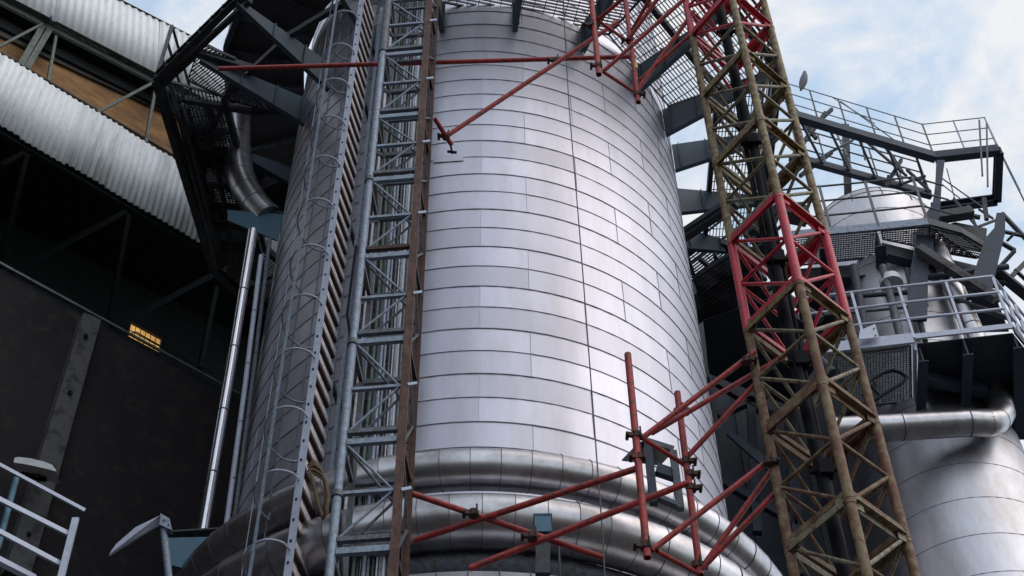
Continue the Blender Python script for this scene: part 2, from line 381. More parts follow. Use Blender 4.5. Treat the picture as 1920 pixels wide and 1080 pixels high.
# stair flight hanging from the platform corner down the left side
st = thing('hanging_stair', atz(345, 270, 15.2), 'narrow dark steel stair flight with mesh treads beside the white corrugated wall', 'stairs')
for k in range(9):
    f0 = k/8
    a = at(352+70*f0, 200+285*f0, 9.2+1.6*f0); b2 = a+V((.42, .05, 0))
    if k % 3 == 2:
        m = MB(); m.plate([a, b2, b2+V((0, .28, 0)), a+V((0, .28, 0))], (0, 0, .012)); m.build('landing', greys, st)
    else:
        m = MB(); grating(m, [a, b2, b2+V((0.02, .30, 0)), a+V((0.02, .30, 0))], .03, .08, .005, .03); m.build('tread', grat, st)
m = MB(); m.box(at(342, 195, 9.15), at(418, 500, 10.85), .035, .16); m.build('stringer', greys, st)
m = MB(); m.box(at(385, 190, 9.2), at(440, 495, 10.9), .025, .12); m.build('stringer', greys, st)
m = MB(); m.tube([at(318, 150, 9.0), at(408, 505, 10.8)], .028, 8); m.build('handrail', greys, st)

# ---------------------------------------------------------------- caged ladder
ln = at(605, 600, 7.6); lf = atz(626, 662, ln.z)
LN = V((-1.4205, 7.6, 0)); LF = V((lf.x, lf.y, 0)); dl = (LF-LN); lu = dl.normalized()
lad = thing('caged_ladder', (LN.x, LN.y, 7.2), 'long galvanised ladder with hooped safety cage fixed up the left front of the tower', 'ladder')
ZL0, ZL1 = 7.0, 15.6
for q, P in enumerate((LN, LF)):
    m = MB(); m.chan(P+V((0, 0, ZL0)), P+V((0, 0, ZL1)), .048, .016, .004, lu, -1 if q == 0 else 1)
    m.box(P+V((0, -.004 if q == 0 else .004, ZL0)), P+V((0, 0, ZL1)), .05, .010, lu)
    m.cur = 1; zz = ZL0
    while zz < ZL1-.1 and q == 0:
        m.box(LN-V((0, .0065, 0))+V((-.006, 0, zz-.012)), LN-V((0, .0065, 0))+V((-.006, 0, zz+.012)), .014, .006, lu); zz += .178
    m.build('stile', (galv if q else galvl, black), lad)
z = ZL0
k = 0
while z < ZL1-.1:
    m = MB(); m.box(LN+lu*.006+V((0, 0, z)), LF-lu*.006+V((0, 0, z)), .034, .062)
    m.cur = 1; m.box(LN+lu*.006+V((0, 0, z-.052)), LF-lu*.006+V((0, 0, z-.047)), .026, .018); m.build('rung', (rung, brownd), lad)
    z += .178
# two extra side rails standing beyond the far stile
for dx, ww, mm in ((.075, .03, galv), (.125, .022, galvl)):
    m = MB(); m.box(LF+V((dx, .03, ZL0)), LF+V((dx, .03, ZL1)), ww, .03); m.build('side_rail', mm, lad)
HC = (LN+LF)/2+V((-.165, 0, 0)); HX, HY = .185, .27
def hoopp(t, z): return HC+V((-HX*math.cos(t)*1.0, -HY*math.sin(t), z))
hz = 14.78-.6*13
while hz < ZL1:
    if hz > ZL0:
        pts = [LN+V((0, 0, hz))]+[hoopp(R_(tt), hz) for tt in range(120, -121, -12)]+[LF+V((0, 0, hz))]
        m = MB(); m.tube(pts, .0085, 6); m.build('hoop', galvl, lad)
    hz += .598
for tt in (62, 0, -48, -85):
    p = hoopp(R_(tt), 0); q = (p-HC).normalized()*.008
    m = MB(); m.box(p+q+V((0, 0, ZL0)), p+q+V((0, 0, ZL1)), .022 if tt > 0 else .011, .006, q.normalized()); m.build('cage_strap', galv if tt >= 0 else galvd, lad)
for z in (8.2, 10.1, 12.0, 13.9):
    m = MB(); m.box(LF+V((0, 0, z)), LF+V((.05, .32, z)), .03, .05); m.build('wall_bracket', galvd, lad)

rc = thing('rope_coil', at(598, 940, 7.5), 'coil of old brown rope hung on the ladder near its lower end', 'rope')
for i in range(11):
    f_ = i/10; jx = random.uniform(-2, 2)
    base = [(578, 872+10*f_), (588+6*f_, 864+26*f_), (600+6*f_, 873+26*f_), (608+6*f_+jx, 895+22*f_), (612+5*f_+jx, 925+14*f_), (610+4*f_, 950+10*f_), (606, 968+4*f_), (600-3*f_, 950), (594-4*f_, 925), (588-3*f_, 900), (581, 885)]
    m = MB(); m.tube([at(x, y, 7.46-.012*(i % 4)) for x, y in base], .0085, 6, closed=True); m.build('loop', ropem, rc)

# ---------------------------------------------------------------- grey hoist mast
P1 = V((-.9931, 6.5, 0)); C1 = V((-.650, 6.471, 0)); C2 = C1+V((.030, .34, 0)); P2 = P1+V((.030, .34, 0))
hm = thing('hoist_mast', (P1.x, P1.y, 6.5), 'grey galvanised lattice hoist mast with brown rusted front columns beside the ladder', 'mast')
ZH0, ZH1 = 6.4, 14.0
P1z = lambda P, z: P+V((0, 0, z))
m = MB(); m.tube([P1z(P1, ZH0), P1z(P1, 12.35)], .026, 12); m.build('pole', galv, hm)
m = MB(); m.tube([P1z(P1, 12.38), P1z(P1, ZH1)], .034, 12); m.build('pole', galvd, hm)
for z in (8.893, 10.62, 7.62, 12.36):
    m = MB(); m.tube([P1z(P1, z-.02), P1z(P1, z+.02)], .036, 12); m.build('clamp', galvd, hm)
m = MB(); m.box(P1z(C1, ZH0), P1z(C1, ZH1), .048, .05); m.build('column', brown, hm)
m = MB(); m.angle(P1z(C2, ZH0), P1z(C2, ZH1), .045, .008, (0, 1, 0)); m.build('column', brownd, hm)
m = MB(); m.box(P1z(P2, ZH0), P1z(P2, ZH1), .035, .035); m.build('column', galvd, hm)
thick = [12.289, 11.406, 10.609, 9.742, 8.894, 8.023, 7.201, 13.15]; thin = [12.740, 11.869, 11.031, 10.174, 9.320, 8.471, 7.627, 13.6]
e1 = (C1-P1).normalized()
for z in thick:
    a, b2 = P1+e1*.026, C1-e1*.026
    m = MB(); m.box(P1z(a, z), P1z(b2, z), .03, .042); m.build('cross_beam', galv, hm)
    m = MB(); m.box(P1z(a, z+.085), P1z(b2, z+.085), .03, .032); m.build('cross_beam', brownd if int(z*10) % 2 else galvd, hm)
    m = MB(); m.box(P1z(P2, z), P1z(C2, z), .03, .04); m.build('cross_beam', galvd, hm)
    m = MB(); m.box(P1z(P1, z)+V((0, .03, 0)), P1z(P2, z), .025, .035); m.build('side_beam', galvd, hm)
    m = MB(); m.box(P1z(C1, z)+V((0, .03, 0)), P1z(C2, z), .02, .03); m.build('side_beam', brownd, hm)
for z in thin:
    a, b2 = P1+e1*.026, C1-e1*.026
    m = MB(); m.box(P1z(a, z), P1z(b2, z), .025, .022); m.build('cross_bar', galv, hm)
    m = MB(); m.box(P1z(P2, z), P1z(C2, z), .022, .022); m.build('cross_bar', galvd, hm)
ths = sorted(thick, reverse=True); tns = sorted(thin, reverse=True)
for zt_, zn in [(a, b) for a in ths for b in tns if abs(a-b) < .5]:
    m = MB(); a = P1z(P1+e1*.03, zt_-.02*(1 if zt_ > zn else -5)); b2 = P1z(C1-e1*.03, zn); m.tube([a, b2], .0085, 6); m.build('diagonal', galv, hm)
    m = MB(); m.tube([a+V((.03, .06, -.02)), b2+V((0, .06, -.035))], .0085, 6); m.build('diagonal', galvd, hm)
    m = MB(); m.box(P1z(C1, zt_)+V((.005, .03, 0)), P1z(C2, zn), .012); m.build('side_diagonal', galvd, hm)
    m = MB(); m.box(P1z(P1, zn)+V((.005, .03, 0)), P1z(P2, zt_), .022, .03); m.build('side_diagonal', greys, hm)
for z in (8.45, 9.3, 11.0, 12.72, 11.85, 10.15, 7.6):
    m = MB(); m.box(P1z(C1, z)+V((.02, -.03, 0)), P1z(C1, z)+V((.075, -.03, .012)), .012, .022); m.build('bolt_lug', galvl, hm)
m = MB(); m.tube([P1z(P1, 9.9)+V((-.05, .02, 0)), P1z(P1, 9.2)+V((-.06, .03, 0)), P1z(P1, 8.95)+V((-.02, .02, 0)), P1z(P1, 8.88)], .009, 6); m.build('bent_strap', black, hm)

# conduit rack between ladder and tower
cr_ = thing('conduit_rack', at(725, 1000, 7.8), 'rack of thin vertical pipes and cables seen through the grey lattice mast', 'pipe rack')
xs0 = [672, 680, 687, 694, 700, 707, 713, 719, 725, 731, 738, 744, 750, 757, 763, 768, 775]
for i, x in enumerate(xs0):
    B0 = at(x, 540, 7.74+random.uniform(-.03, .03)); r = random.choice((.006, .009, .011, .014)) if i != 2 else .02
    mm = random.choice((galv, galvd, rung, galvd, offw, galv, green, galvl))
    m = MB(); m.tube([V((B0.x, B0.y, 6.4)), V((B0.x+random.uniform(-.02, .02), B0.y, 10.2)), V((B0.x, B0.y, 15.5))], r, 7); m.build('conduit', mm, cr_)
z = 6.8
B0 = at(668, 540, 7.80); B1 = at(782, 540, 7.80)
while z < 15.4:
    m = MB(); m.box(V((B0.x, B0.y, z)), V((B1.x, B1.y, z)), .02, .03); m.build('support_bar', greys, cr_); z += .42
m = MB(); m.box(V((B0.x+.21, B0.y+.05, 6.4)), V((B0.x+.21, B0.y+.05, 15.5)), .40, .02, (0, 1, 0)); m.build('backing_tray', greys, cr_)

# ---------------------------------------------------------------- red lattice mast
CC = at(1460, 370, 6.0); zc = CC.z
AA = atz(1372, 458, zc); DD = atz(1547, 440, zc); BB = AA+DD-CC
lm = thing('crane_mast', (BB.x, BB.y, 6.5), 'tall square lattice mast of olive and rusty tubes with one bright red section', 'mast')
cor = {k: V((p.x, p.y, 0)) for k, p in dict(A=AA, B=BB, C=CC, D=DD).items()}
zb_ = 8.8195; stp = (9.69274-8.8195)/2
levels = [zb_+stp*k for k in range(-7, 16)]
def secmat(z, which):
    k = (z-zb_)/stp
    if k > 7.9: return redm if which in 'ABQ' or k > 11.9 else olive
    if -.01 < k < 1.99: return redm if not (which == 'D' and k > 1.2) else rusty
    if k < -1.95: return rusty if (int(k*1.0) % 4) else ochre
    return olive
CR = .0285
for key, P in cor.items():
    k = -8
    while k < 15:
        z0 = zb_+stp*k; m = MB(); m.tube([P+V((0, 0, z0)), P+V((0, 0, z0+stp*2-.004))], CR if k % 4 else CR*1.02, 12)
        m.tube([P+V((0, 0, z0+stp*2-.035)), P+V((0, 0, z0+stp*2-.006))], CR*1.12, 12)
        m.build('chord', secmat(z0+.01, key), lm); k += 2
def inset(a, b): d = (b-a).normalized(); return a+d*CR*.9, b-d*CR*.9
faces = (('A', 'C'), ('D', 'C'), ('A', 'B'), ('D', 'B'))
for (f, g2) in faces:
    for i, z in enumerate(levels[:-1]):
        k = i-7; a, b2 = inset(cor[f], cor[g2]); big = (k % 2 == 0)
        zz = V((0, 0, z))
        colr = secmat(z-.01 if k != 2 else z-.01, 'Q')
        nout = ((cor[f]+cor[g2])/2-(cor['A']+cor['D'])/2); nout.z = 0; nout.normalize()
        if big:
            m = MB()
            m.angle(a+zz+nout*.012, b2+zz+nout*.012, .046, .006)
            for e_, s_ in ((a, 1), (b2, -1)):
                c_ = e_+zz+nout*.014+(b2-a).normalized()*.03*s_; m.box(c_-V((0, 0, .05)), c_+V((0, 0, .045)), .055, .005, nout)
            m.build('horizontal_brace', colr, lm)
            m = MB(); c2 = secmat(z+.02, 'Q')
            m.box(a+zz+V((0, 0, .044)), b2+zz+V((0, 0, .052)), .032, .038); m.build('horizontal_brace', c2 if c2 is not olive else ochre, lm)
        else:
            m = MB(); m.tube([a+zz, b2+zz], .0125, 7); m.build('tie_brace', ochre if colr is olive else colr, lm)
        zd = V((0, 0, levels[i]-stp if i == 0 else levels[i-1]))
        m = MB(); m.tube([a+zz-V((0, 0, .015)), b2+zd+V((0, 0, .02))], .0125, 7)
        cd = secmat(z-.02, 'Q'); m.build('diagonal_brace', ochre if cd is olive else cd, lm)
# inner guide bars
ctr = (cor['A']+cor['D'])/2
for off, mm in ((V((.0, .10, 0)), rusty), (V((.07, .06, 0)), galvl)):
    m = MB(); m.box(ctr+off+V((0, 0, 5.8)), ctr+off+V((0, 0, 14.6)), .03 if mm is rusty else .010, .03 if mm is rusty else .01); m.build('guide_bar', mm, lm)
cb = thing('cable_bundle', at(1590, 1100, 6.2), 'thick bundle of black cables running down inside the lattice mast', 'cables')
q0 = at(1467, 540, 6.22)
for dx, dy, r in ((0, 0, .027), (.034, .02, .014), (-.030, .03, .018), (.012, .045, .014)):
    m = MB(); pts = [V((q0.x+dx+.012*math.sin(z*1.3+dx*40), q0.y+dy, z)) for z in [5.8+.4*i for i in range(23)]]
    m.tube(pts, r, 8); m.build('cable', black, cb)
for z in (7.48, 8.35, 9.3, 10.6, 12.1, 13.2):
    m = MB(); m.box(V((q0.x+.01, q0.y-.02, z-.05)), V((q0.x+.01, q0.y-.02, z+.05)), .075, .07, (0, 1, 0)); m.tube([V((q0.x-.07, q0.y, z)), V((q0.x+.10, q0.y, z+.02))], .018, 7); m.build('clamp_block', black, cb)
hk = MB(); hk.tube([at(x, y, 6.32) for x, y in ((1619, 741), (1622, 726), (1636, 711), (1655, 700), (1672, 694), (1688, 698), (1701, 708), (1690, 720), (1664, 735), (1648, 746), (1630, 756))], .011, 8, closed=True)
hk.tube([at(1632, 722, 6.32), at(1652, 744, 6.32)], .009, 7); hk.tube([at(1625, 755, 6.32), at(1600, 771, 6.33), at(1588, 776, 6.36)], .013, 7)
tag(hk.build('handle_loop', black), 'black D shaped steel handle loop sticking out of the right side of the lattice mast', 'handle')
m = MB(); c0 = ctr+V((0, .02, 10.08)); m.box(c0+V((.1, .06, 0)), c0+V((.26, .10, 0)), .1, .12); tag(m.build('mast_junction_box', greys), 'dark box hanging inside the lattice mast above the red section', 'box')

# ---------------------------------------------------------------- scaffold tubes
def scaff(root, segs, r=.0245):
    for s_ in segs:
        pts = [at(*p) for p in s_[:2]]; m = MB(); m.tube(pts, s_[2] if len(s_) > 2 else r, 12, hollow=True); m.build('tube', red, root)
def coupler(root, x, y, Y, d=1, r=.032):
    p = at(x, y, Y); m = MB(); m.tube([p-V((0, 0, .02)), p+V((0, 0, .02))], r, 10); m.box(p+V((-.05*d, -.01, 0)), p+V((.03*d, .0, .0)), .022, .028); m.tube([p+V((-.055*d, -.03, 0)), p+V((-.055*d, .03, 0))], .010, 6)
    m.tube([p+V((.02, -.035, -.03)), p+V((.02, -.035, .04))], .006, 5); m.build('coupler', brownd, root)
us = thing('scaffold_brace', at(835, 255, 6.7), 'red scaffold tubes tying the mast to the tower near the top of the picture', 'scaffold', 'red scaffold tube ties')
scaff(us, [((410, 129, 7.1), (1192, 106, 6.9), .020), ((842, 252, 6.75), (1160, 40, 6.6), .019), ((1107, -20, 6.45), (1123, 140, 6.45), .022),
           ((1170, -20, 6.55), (1197, 192, 6.6), .020), ((1120, 38, 6.5), (1172, -6, 6.3), .017), ((1132, 133, 6.5), (1290, -8, 6.2), .017),
           ((1130, 134, 6.5), (1192, 174, 6.62), .014), ((1190, 176, 6.62), (1300, 22, 6.35), .018), ((1178, 74, 6.55), (1240, -12, 6.3), .018),
           ((1118, 36, 6.5), (1180, 80, 6.6), .014), ((1200, 150, 6.6), (1300, 60, 6.35), .016), ((1180, 66, 6.6), (1225, -14, 6.3), .016),
           ((815, 222, 6.6), (847, 272, 6.8), .018)])
for x, y, Y in ((1041, 114, 6.78), (1108, 48, 6.45), (1122, 124, 6.45), (836, 256, 6.74), (1195, 178, 6.6), (1180, 76, 6.57)): coupler(us, x, y, Y, 1 if x != 1195 else -1, .028)
m = MB(); m.tube([at(843, 262, 6.8), at(848, 288, 6.85)], .008, 7); m.tube([at(839, 284, 6.84), at(856, 286, 6.84)], .012, 6); m.build('jack_bolt', black, us)
m = MB(); m.tube([at(1189.5, 118, 6.588), at(1191, 130, 6.588)], .0215, 12); m.build('yellow_tag', mat('yellow tag', (.7, .5, .08), .5), us)
ls = thing('scaffold_brace', at(1214, 1046, 6.4), 'large frame of red scaffold tubes across the curved ducts at the lower middle', 'scaffold', 'red scaffold tube ties')
YA = AA.y
scaff(ls, [((1177, 664, 6.40), (1214, 1046, 6.40), .0215), ((1270, 736, 6.62), (1313, 1078, 6.62), .0205),
           ((1203, 822, 6.42), (1415, 660, YA-.05), .0165), ((1222, 812, 6.46), (1470, 668, YA+.1), .0165), ((1280, 866, 6.62), (1420, 716, YA+.05), .0165),
           ((1205, 822, 6.42), (1280, 869, 6.62), .015), ((776, 1014, 6.84), (1192, 879, 6.42), .0195), ((774, 926, 6.62), (1132, 1046, 6.85), .0185),
           ((880, 1066, 6.8), (1290, 905, 6.6), .0195), ((1222, 1032, 6.42), (1443, 862, YA), .0165), ((1308, 1074, 6.62), (1456, 922, YA+.05), .0165),
           ((1318, 1062, 6.64), (1450, 878, YA+.1), .0165), ((1232, 1034, 6.42), (1310, 1076, 6.62), .015)])
for x, y, Y in ((1194, 817, 6.40), (1201, 858, 6.40), (1286, 866, 6.62), (1293, 890, 6.62), (1296, 916, 6.62), (1210, 1024, 6.40), (888, 963, 6.64), (998, 1006, 6.70)): coupler(ls, x, y, Y, 1 if x < 1250 else -1, .029)

for x, y, Y in ((1272, 772, 6.62), (1306, 1060, 6.62), (1400, 676, YA-.06), (1440, 866, YA-.04)): coupler(ls, x, y, Y, -1, .027)
# ---------------------------------------------------------------- equipment frame behind scaffold
ef = thing('equipment_frame', at(1250, 950, 7.3), 'small blue grey steel frame standing on the upper curved duct behind the red tubes', 'frame')
YF = 7.25
for seg, w_ in ((((1214, 830), (1226, 945)), .05), (((1262, 848), (1276, 955)), .045), (((1205, 827), (1262, 845)), .04), (((1230, 880), (1266, 892)), .075), (((1226, 930), (1278, 952)), .03)):
    m = MB(); m.box(at(*seg[0], YF), at(*seg[1], YF+.02), w_, .05, (0, 1, 0)); m.build('frame_bar', navy if w_ > .045 else galvd, ef)
m = MB(); m.plate([at(1166, 863, YF), at(1200, 828, YF), at(1262, 846, YF+.1), at(1238, 872, YF+.1)], (0, 0, .012)); m.build('top_plate', greys, ef)
m = MB(); p = at(1018, 990, 7.10); m.box(p+V((-.05, 0, 0)), p+V((.05, 0, 0)), .09, .13, (0, 0, 1)); m.box(p+V((-.056, 0, .068)), p+V((.056, 0, .068)), .10, .01); m.cur = 1; m.box(p-V((0, -.03, .066)), p-V((.01, -.03, .34)), .085, .06, (0, 1, 0)); m.tube([p+V((.05, 0, -.05)), p+V((.09, 0, -.08)), p+V((.09, .02, -.35))], .007, 6)
tag(m.build('junction_box', (bluep, greys)), 'small light blue box in front of the thick curved duct, behind the crossing red tubes', 'box')

# ---------------------------------------------------------------- right vessel
VX = at(1782, 944, 12.0); VC = V((VX.x, VX.y, 0)); VR = .82
ve = thing('storage_vessel', (VC.x, VC.y, 0), 'silver domed cylindrical vessel on the right behind the lattice mast', 'tank')
def vpnt(az, r, z): return V((VC.x+r*math.sin(az), VC.y-r*math.cos(az), z))
ZD = at(1611, 365, 12.0).z-.50
b = MB(); zs = [(0, 1.0), (10.6, .98), (11.6, .93), (12.9, .86), (13.6, .82), (ZD-.62, .82)]
prof = zs+[(ZD-.62+.62*math.sin(R_(a)), .82*math.cos(R_(a))) for a in range(10, 91, 10)]
n = 64
for (za, ra), (zb2, rb) in zip(prof[:-1], prof[1:]):
    b.add([vpnt(2*math.pi*i/n, r, z) for z, r in ((za, ra), (zb2, rb)) for i in range(n)], [(i, (i+1) % n, n+(i+1) % n, n+i) for i in range(n)], True)
s2 = b; b.cur = 1
def rad(z):
    for (za, ra), (zb2, rb) in zip(prof[:-1], prof[1:]):
        if za <= z <= zb2: return ra+(rb-ra)*(z-za)/(zb2-za)
    return .1
z = 8.9
while z < ZD-.65: s2.tube([vpnt(2*math.pi*i/48, rad(z)+.001, z) for i in range(48)], .0036, 4, closed=True); z += .47
for a in range(10, 80, 18): s2.tube([vpnt(2*math.pi*i/48, .822*math.cos(R_(a)), ZD-.62+.622*math.sin(R_(a))) for i in range(48)], .005, 4, closed=True)
for i in range(14): s2.tube([vpnt(2*math.pi*i/14, .823*math.cos(R_(a)), ZD-.62+.623*math.sin(R_(a))) for a in range(0, 88, 8)], .005, 4)
b.build('shell', (aluV, seamm), ve)
# horizontal pipe with elbow
hp = thing('elbow_pipe', at(1870, 800, 10.9), 'shiny insulated pipe running level across the right vessel then turning up at an elbow', 'pipe')
YP = 10.85
path = [at(1560, 808, YP), at(1690, 801, YP), at(1815, 793, YP), at(1847, 793, YP+.03), at(1869, 790, YP+.12), at(1878, 775, YP+.2), at(1874, 752, YP+.26), at(1862, 720, YP+.3), at(1822, 615, YP+.3), at(1772, 500, YP+.3), at(1735, 420, YP+.3)]
m = MB(); m.tube(path, [.135]*6+[.125]*2+[.11]*3, 24); m.cur = 1
for i in (1, 2, 3, 4, 5, 6, 7, 8):
    d = (path[i+1]-path[i-1]).normalized(); m.tube([path[i]-d*.005, path[i]+d*.005], [.139 if i < 6 else .129 if i < 8 else .114]*2, 24, cap=False)
m.build('cladding', (alu2, seamm), hp)

# lower access platform
ZQ = 13.3
ap = thing('access_platform', atz(1710, 640, ZQ), 'lower dark blue platform with pale toe board and three bar railing on the right', 'platform')
q = lambda x, y, dz=0: atz(x, y, ZQ)+V((0, 0, dz))
edge = [q(1530, 655), q(1712, 634), q(1897, 614), q(1960, 690)]
m = MB(); m.box(edge[0], edge[1], .02, .14); m.build('toe_board', galvl, ap)
m = MB(); m.box(edge[1]+V((.02, 0, .02)), edge[2]+V((0, 0, .02)), .02, .07); m.build('toe_board', galvl, ap)
m = MB(); m.box(edge[2]+V((.01, 0, -.02)), edge[3], .02, .14); m.build('toe_board', navyd, ap)
RH = .80
for hz in (RH, RH*.68, RH*.36):
    m = MB(); m.tube([e+V((0, 0, hz)) for e in edge], .0155, 7); m.build('rail', galvl, ap)
for a, b2, n_ in ((0, 1, 2), (1, 2, 2), (2, 3, 3)):
    for j in range(n_):
        p = edge[a].lerp(edge[b2], (j+.02)/n_); m = MB(); m.box(p, p+V((0, 0, RH)), .028, .02); m.build('post', galvl, ap)
m = MB(); m.plate([q(1718, 641, -.03), q(1897, 621, -.03), q(1960, 700, -.03), q(1985, 820, -.03), q(1735, 820, -.03)], (0, 0, .012)); m.build('deck_plate', navyd, ap)
for (x0, y0, x1, y1, h) in ((1722, 645, 1716, 765, .20), (1804, 630, 1797, 775, .22), (1730, 690, 1960, 738, .16), (1897, 620, 1900, 780, .2)):
    m = MB(); m.box(q(x0, y0, -.05-h/2), q(x1, y1, -.05-h/2), .016, h); m.box(q(x0, y0, -.05-h), q(x1, y1, -.05-h), .1, .012); m.build('deck_beam', navy, ap)
m = MB(); grating(m, [q(1560, 662, -.03), q(1706, 644, -.03), q(1708, 748, -.03), q(1600, 760, -.03)], .03, .03, .006, .02); m.build('grating', galvd, ap)
m = MB(); m.box(q(1712, 640, -.08), q(1713, 775, -.08), .02, .1); m.build('frame_bar', galvl, ap)
YS = q(1630, 640).y-.05
m = MB(); m.plate([at(x, y, YS) for x, y in ((1612, 620), (1641, 608), (1648, 633), (1610, 637))], (0, .01, 0)); cpl = m.build('cover_plate', galvl, ap)
for x, y in ((1639, 615), (1642, 628)):
    m = MB(); m.tube([at(x, y, YS-.02), at(x, y, YS)], .007, 6); m.build('bolt', black, cpl)

# upper platform round the vessel
ZU = 15.62
up_ = thing('dome_platform', atz(1640, 430, ZU), 'upper platform with mesh floor and slim railings in front of the silver dome', 'platform')
u = lambda x, y, dz=0: atz(x, y, ZU)+V((0, 0, dz))
e2 = [u(1470, 442), u(1645, 426), u(1740, 416), u(1800, 432), u(1862, 470)]
m = MB(); m.box(e2[0], e2[1], .03, .12); m.build('toe_beam', galv, up_)
m = MB(); m.box(e2[1], e2[2], .03, .12); m.build('toe_beam', galv, up_)
m = MB(); m.box(e2[2], e2[3], .03, .12); m.box(e2[3], e2[4], .03, .12); m.build('toe_beam', navyd, up_)
for hz in (.30, .58, .86):
    m = MB(); m.tube([e+V((0, 0, hz)) for e in e2[:4]], .013, 6); m.build('rail', galvd, up_)
for j in (0, .33, .66, 1.0):
    p = e2[0].lerp(e2[2], j); m = MB(); m.box(p, p+V((0, 0, .87)), .028, .02); m.build('post', galvd, up_)
for P in ([u(1480, 446), u(1643, 432), u(1642, 482), u(1490, 498)], [u(1652, 432), u(1742, 424), u(1830, 482), u(1720, 462), u(1655, 448)], [u(1742, 426), u(1800, 440), u(1850, 474), u(1830, 484), u(1745, 470)]):
    m = MB(); grating(m, P, .03, .03, .0065, .02); m.build('grating', grat, up_)
for (x0, y0, x1, y1, h) in ((1643, 434, 1648, 560, .22), (1540, 440, 1550, 570, .2), (1652, 452, 1870, 505, .26), (1480, 502, 1648, 490, .26), (1720, 480, 1860, 545, .2), (1850, 478, 1950, 560, .2)):
    m = MB(); m.box(u(x0, y0, -.04-h/2), u(x1, y1, -.04-h/2), .02, h); m.box(u(x0, y0, -.04-h), u(x1, y1, -.04-h), .12, .014); m.build('floor_beam', navyd, up_)
m = MB(); m.plate([u(1480, 506, -.3), u(1650, 494, -.3), u(1850, 512, -.3), u(1880, 590, -.3), u(1500, 600, -.3)], (0, 0, .012)); m.build('floor_plate', navyd, up_)
for pts in (((1756, 303), (1771, 303), (1765, 350), (1762, 400), (1752, 450), (1740, 500), (1738, 600), (1700, 600), (1708, 500), (1716, 455), (1731, 410), (1748, 385), (1754, 345)),
            ((1868, 402), (1884, 402), (1884, 440), (1872, 490), (1856, 560), (1812, 560), (1830, 500), (1846, 450), (1864, 430))):
    m = MB(); m.plate([at(x, y, 11.0) for x, y in pts], (.0, .05, 0)); m.build('curved_stanchion', navy, up_)
m = MB(); m.box(at(1722, 466, 10.9), at(1868, 560, 10.9), .10, .10); m.build('diagonal_duct', conc, up_)
m = MB(); m.plate([at(x, y, 11.6) for x, y in ((1752, 432), (1790, 420), (1850, 432), (1848, 452), (1840, 470), (1772, 458))], (0, .06, 0)); m.build('cover_plate', greys, up_)
m = MB(); m.box(at(1758, 408, 11.5), at(1822, 398, 11.5), .12, .12); m.build('control_box', greys, up_)
m = MB(); p = at(1672, 534, 11.1); m.tube([p, p+V((0, 0, .1))], [.13, .12], 16); m.build('vent_cap', offw, up_)

# high walkway
ZW = 18.0
wk = thing('walkway', atz(1620, 300, ZW), 'high steel walkway with thin rails crossing the sky at the upper right', 'walkway')
W = lambda x, y, dz=0: atz(x, y, ZW)+V((0, 0, dz))
outer = [W(1480, 214), W(1752, 294), W(1872, 281), W(1868, 374), W(1747, 390)]
for i in range(4):
    m = MB(); m.chan(outer[i], outer[i+1], .08, .14, .02); m.box(outer[i]-V((0, 0, .072)), outer[i+1]-V((0, 0, .072)), .10, .008); m.build('edge_beam', navy, wk)
in0, in1 = W(1500, 298), W(1745, 366)
m = MB(); m.box(in0, in1, .07, .12); m.build('edge_beam', navy, wk)
for i in range(5):
    f0 = (i+.3)/5; m = MB(); m.box(outer[0].lerp(outer[1], f0), in0.lerp(in1, min(1, f0+.12)), .03, .05); m.build('cross_member', galvd, wk)
for dz in (.26, .5, .74):
    m = MB(); m.tube([W(1470, 210, dz)]+[o+V((0, 0, dz)) for o in outer[1:3]]+[W(1900, 340, dz), W(1940, 420, dz)], .0075, 5); m.build('rail', galv, wk)
    m = MB(); m.tube([in0+V((0, 0, dz)), in1+V((0, 0, dz))], .011, 5); m.build('rail', galvd, wk)
for i in range(6):
    for (a, b2) in ((outer[0], outer[1]), (in0, in1)):
        p = a.lerp(b2, i/5); m = MB(); m.box(p, p+V((0, 0, .75)), .018, .014); m.build('post', galvd, wk)
for f0 in (0, .5, 1):
    p = outer[1].lerp(outer[2], f0); m = MB(); m.box(p, p+V((0, 0, .75)), .016, .012); m.build('post', galv, wk)
m = MB(); m.box(at(1585, 236, 12.0), at(1590, 366, 12.0), .09, .07, (0, 1, 0)); m.build('hanger_column', greys, wk)
m = MB(); m.box(W(1668, 330), W(1660, 360), .05, .05); m.build('hanger_column', greys, wk)
for a, b2 in (((1836, 225), (1842, 330)), ((1850, 232), (1852, 350))):
    m = MB(); m.box(at(*a, 11.3), at(*b2, 11.3), .02, .02); m.build('hanger', galvd, wk)
rnd = random.Random(5)
for x0, y0, x1, y1, w_, mm in ((1482, 300, 1548, 212, .06, greys), (1490, 205, 1530, 260, .05, greys), (1515, 245, 1560, 205, .05, navy), (1500, 330, 1560, 285, .05, greys), (1530, 300, 1600, 262, .03, galvd), (1655, 268, 1692, 322, .035, greys), (1660, 350, 1690, 300, .05, greys), (1620, 262, 1700, 330, .03, greys), (1700, 318, 1745, 360, .035, greys), (1560, 232, 1588, 292, .02, galvd), (1612, 246, 1622, 300, .02, galvd), (1690, 345, 1735, 330, .03, greys), (1576, 190, 1690, 272, .012, galvd), (1560, 182, 1640, 232, .010, galvd), (1760, 330, 1845, 390, .014, galvd), (1765, 345, 1800, 372, .012, galvd), (1775, 316, 1790, 372, .012, galvd), (1788, 372, 1850, 448, .03, greys), (1815, 385, 1835, 440, .03, greys), (1835, 392, 1862, 410, .025, greys), (1845, 372, 1850, 412, .05, greys), (1800, 400, 1838, 408, .05, greys)):
    m = MB(); m.box(at(x0, y0, 11.8), at(x1, y1, 11.8), w_, w_*.8); m.build('bracing', mm, wk)
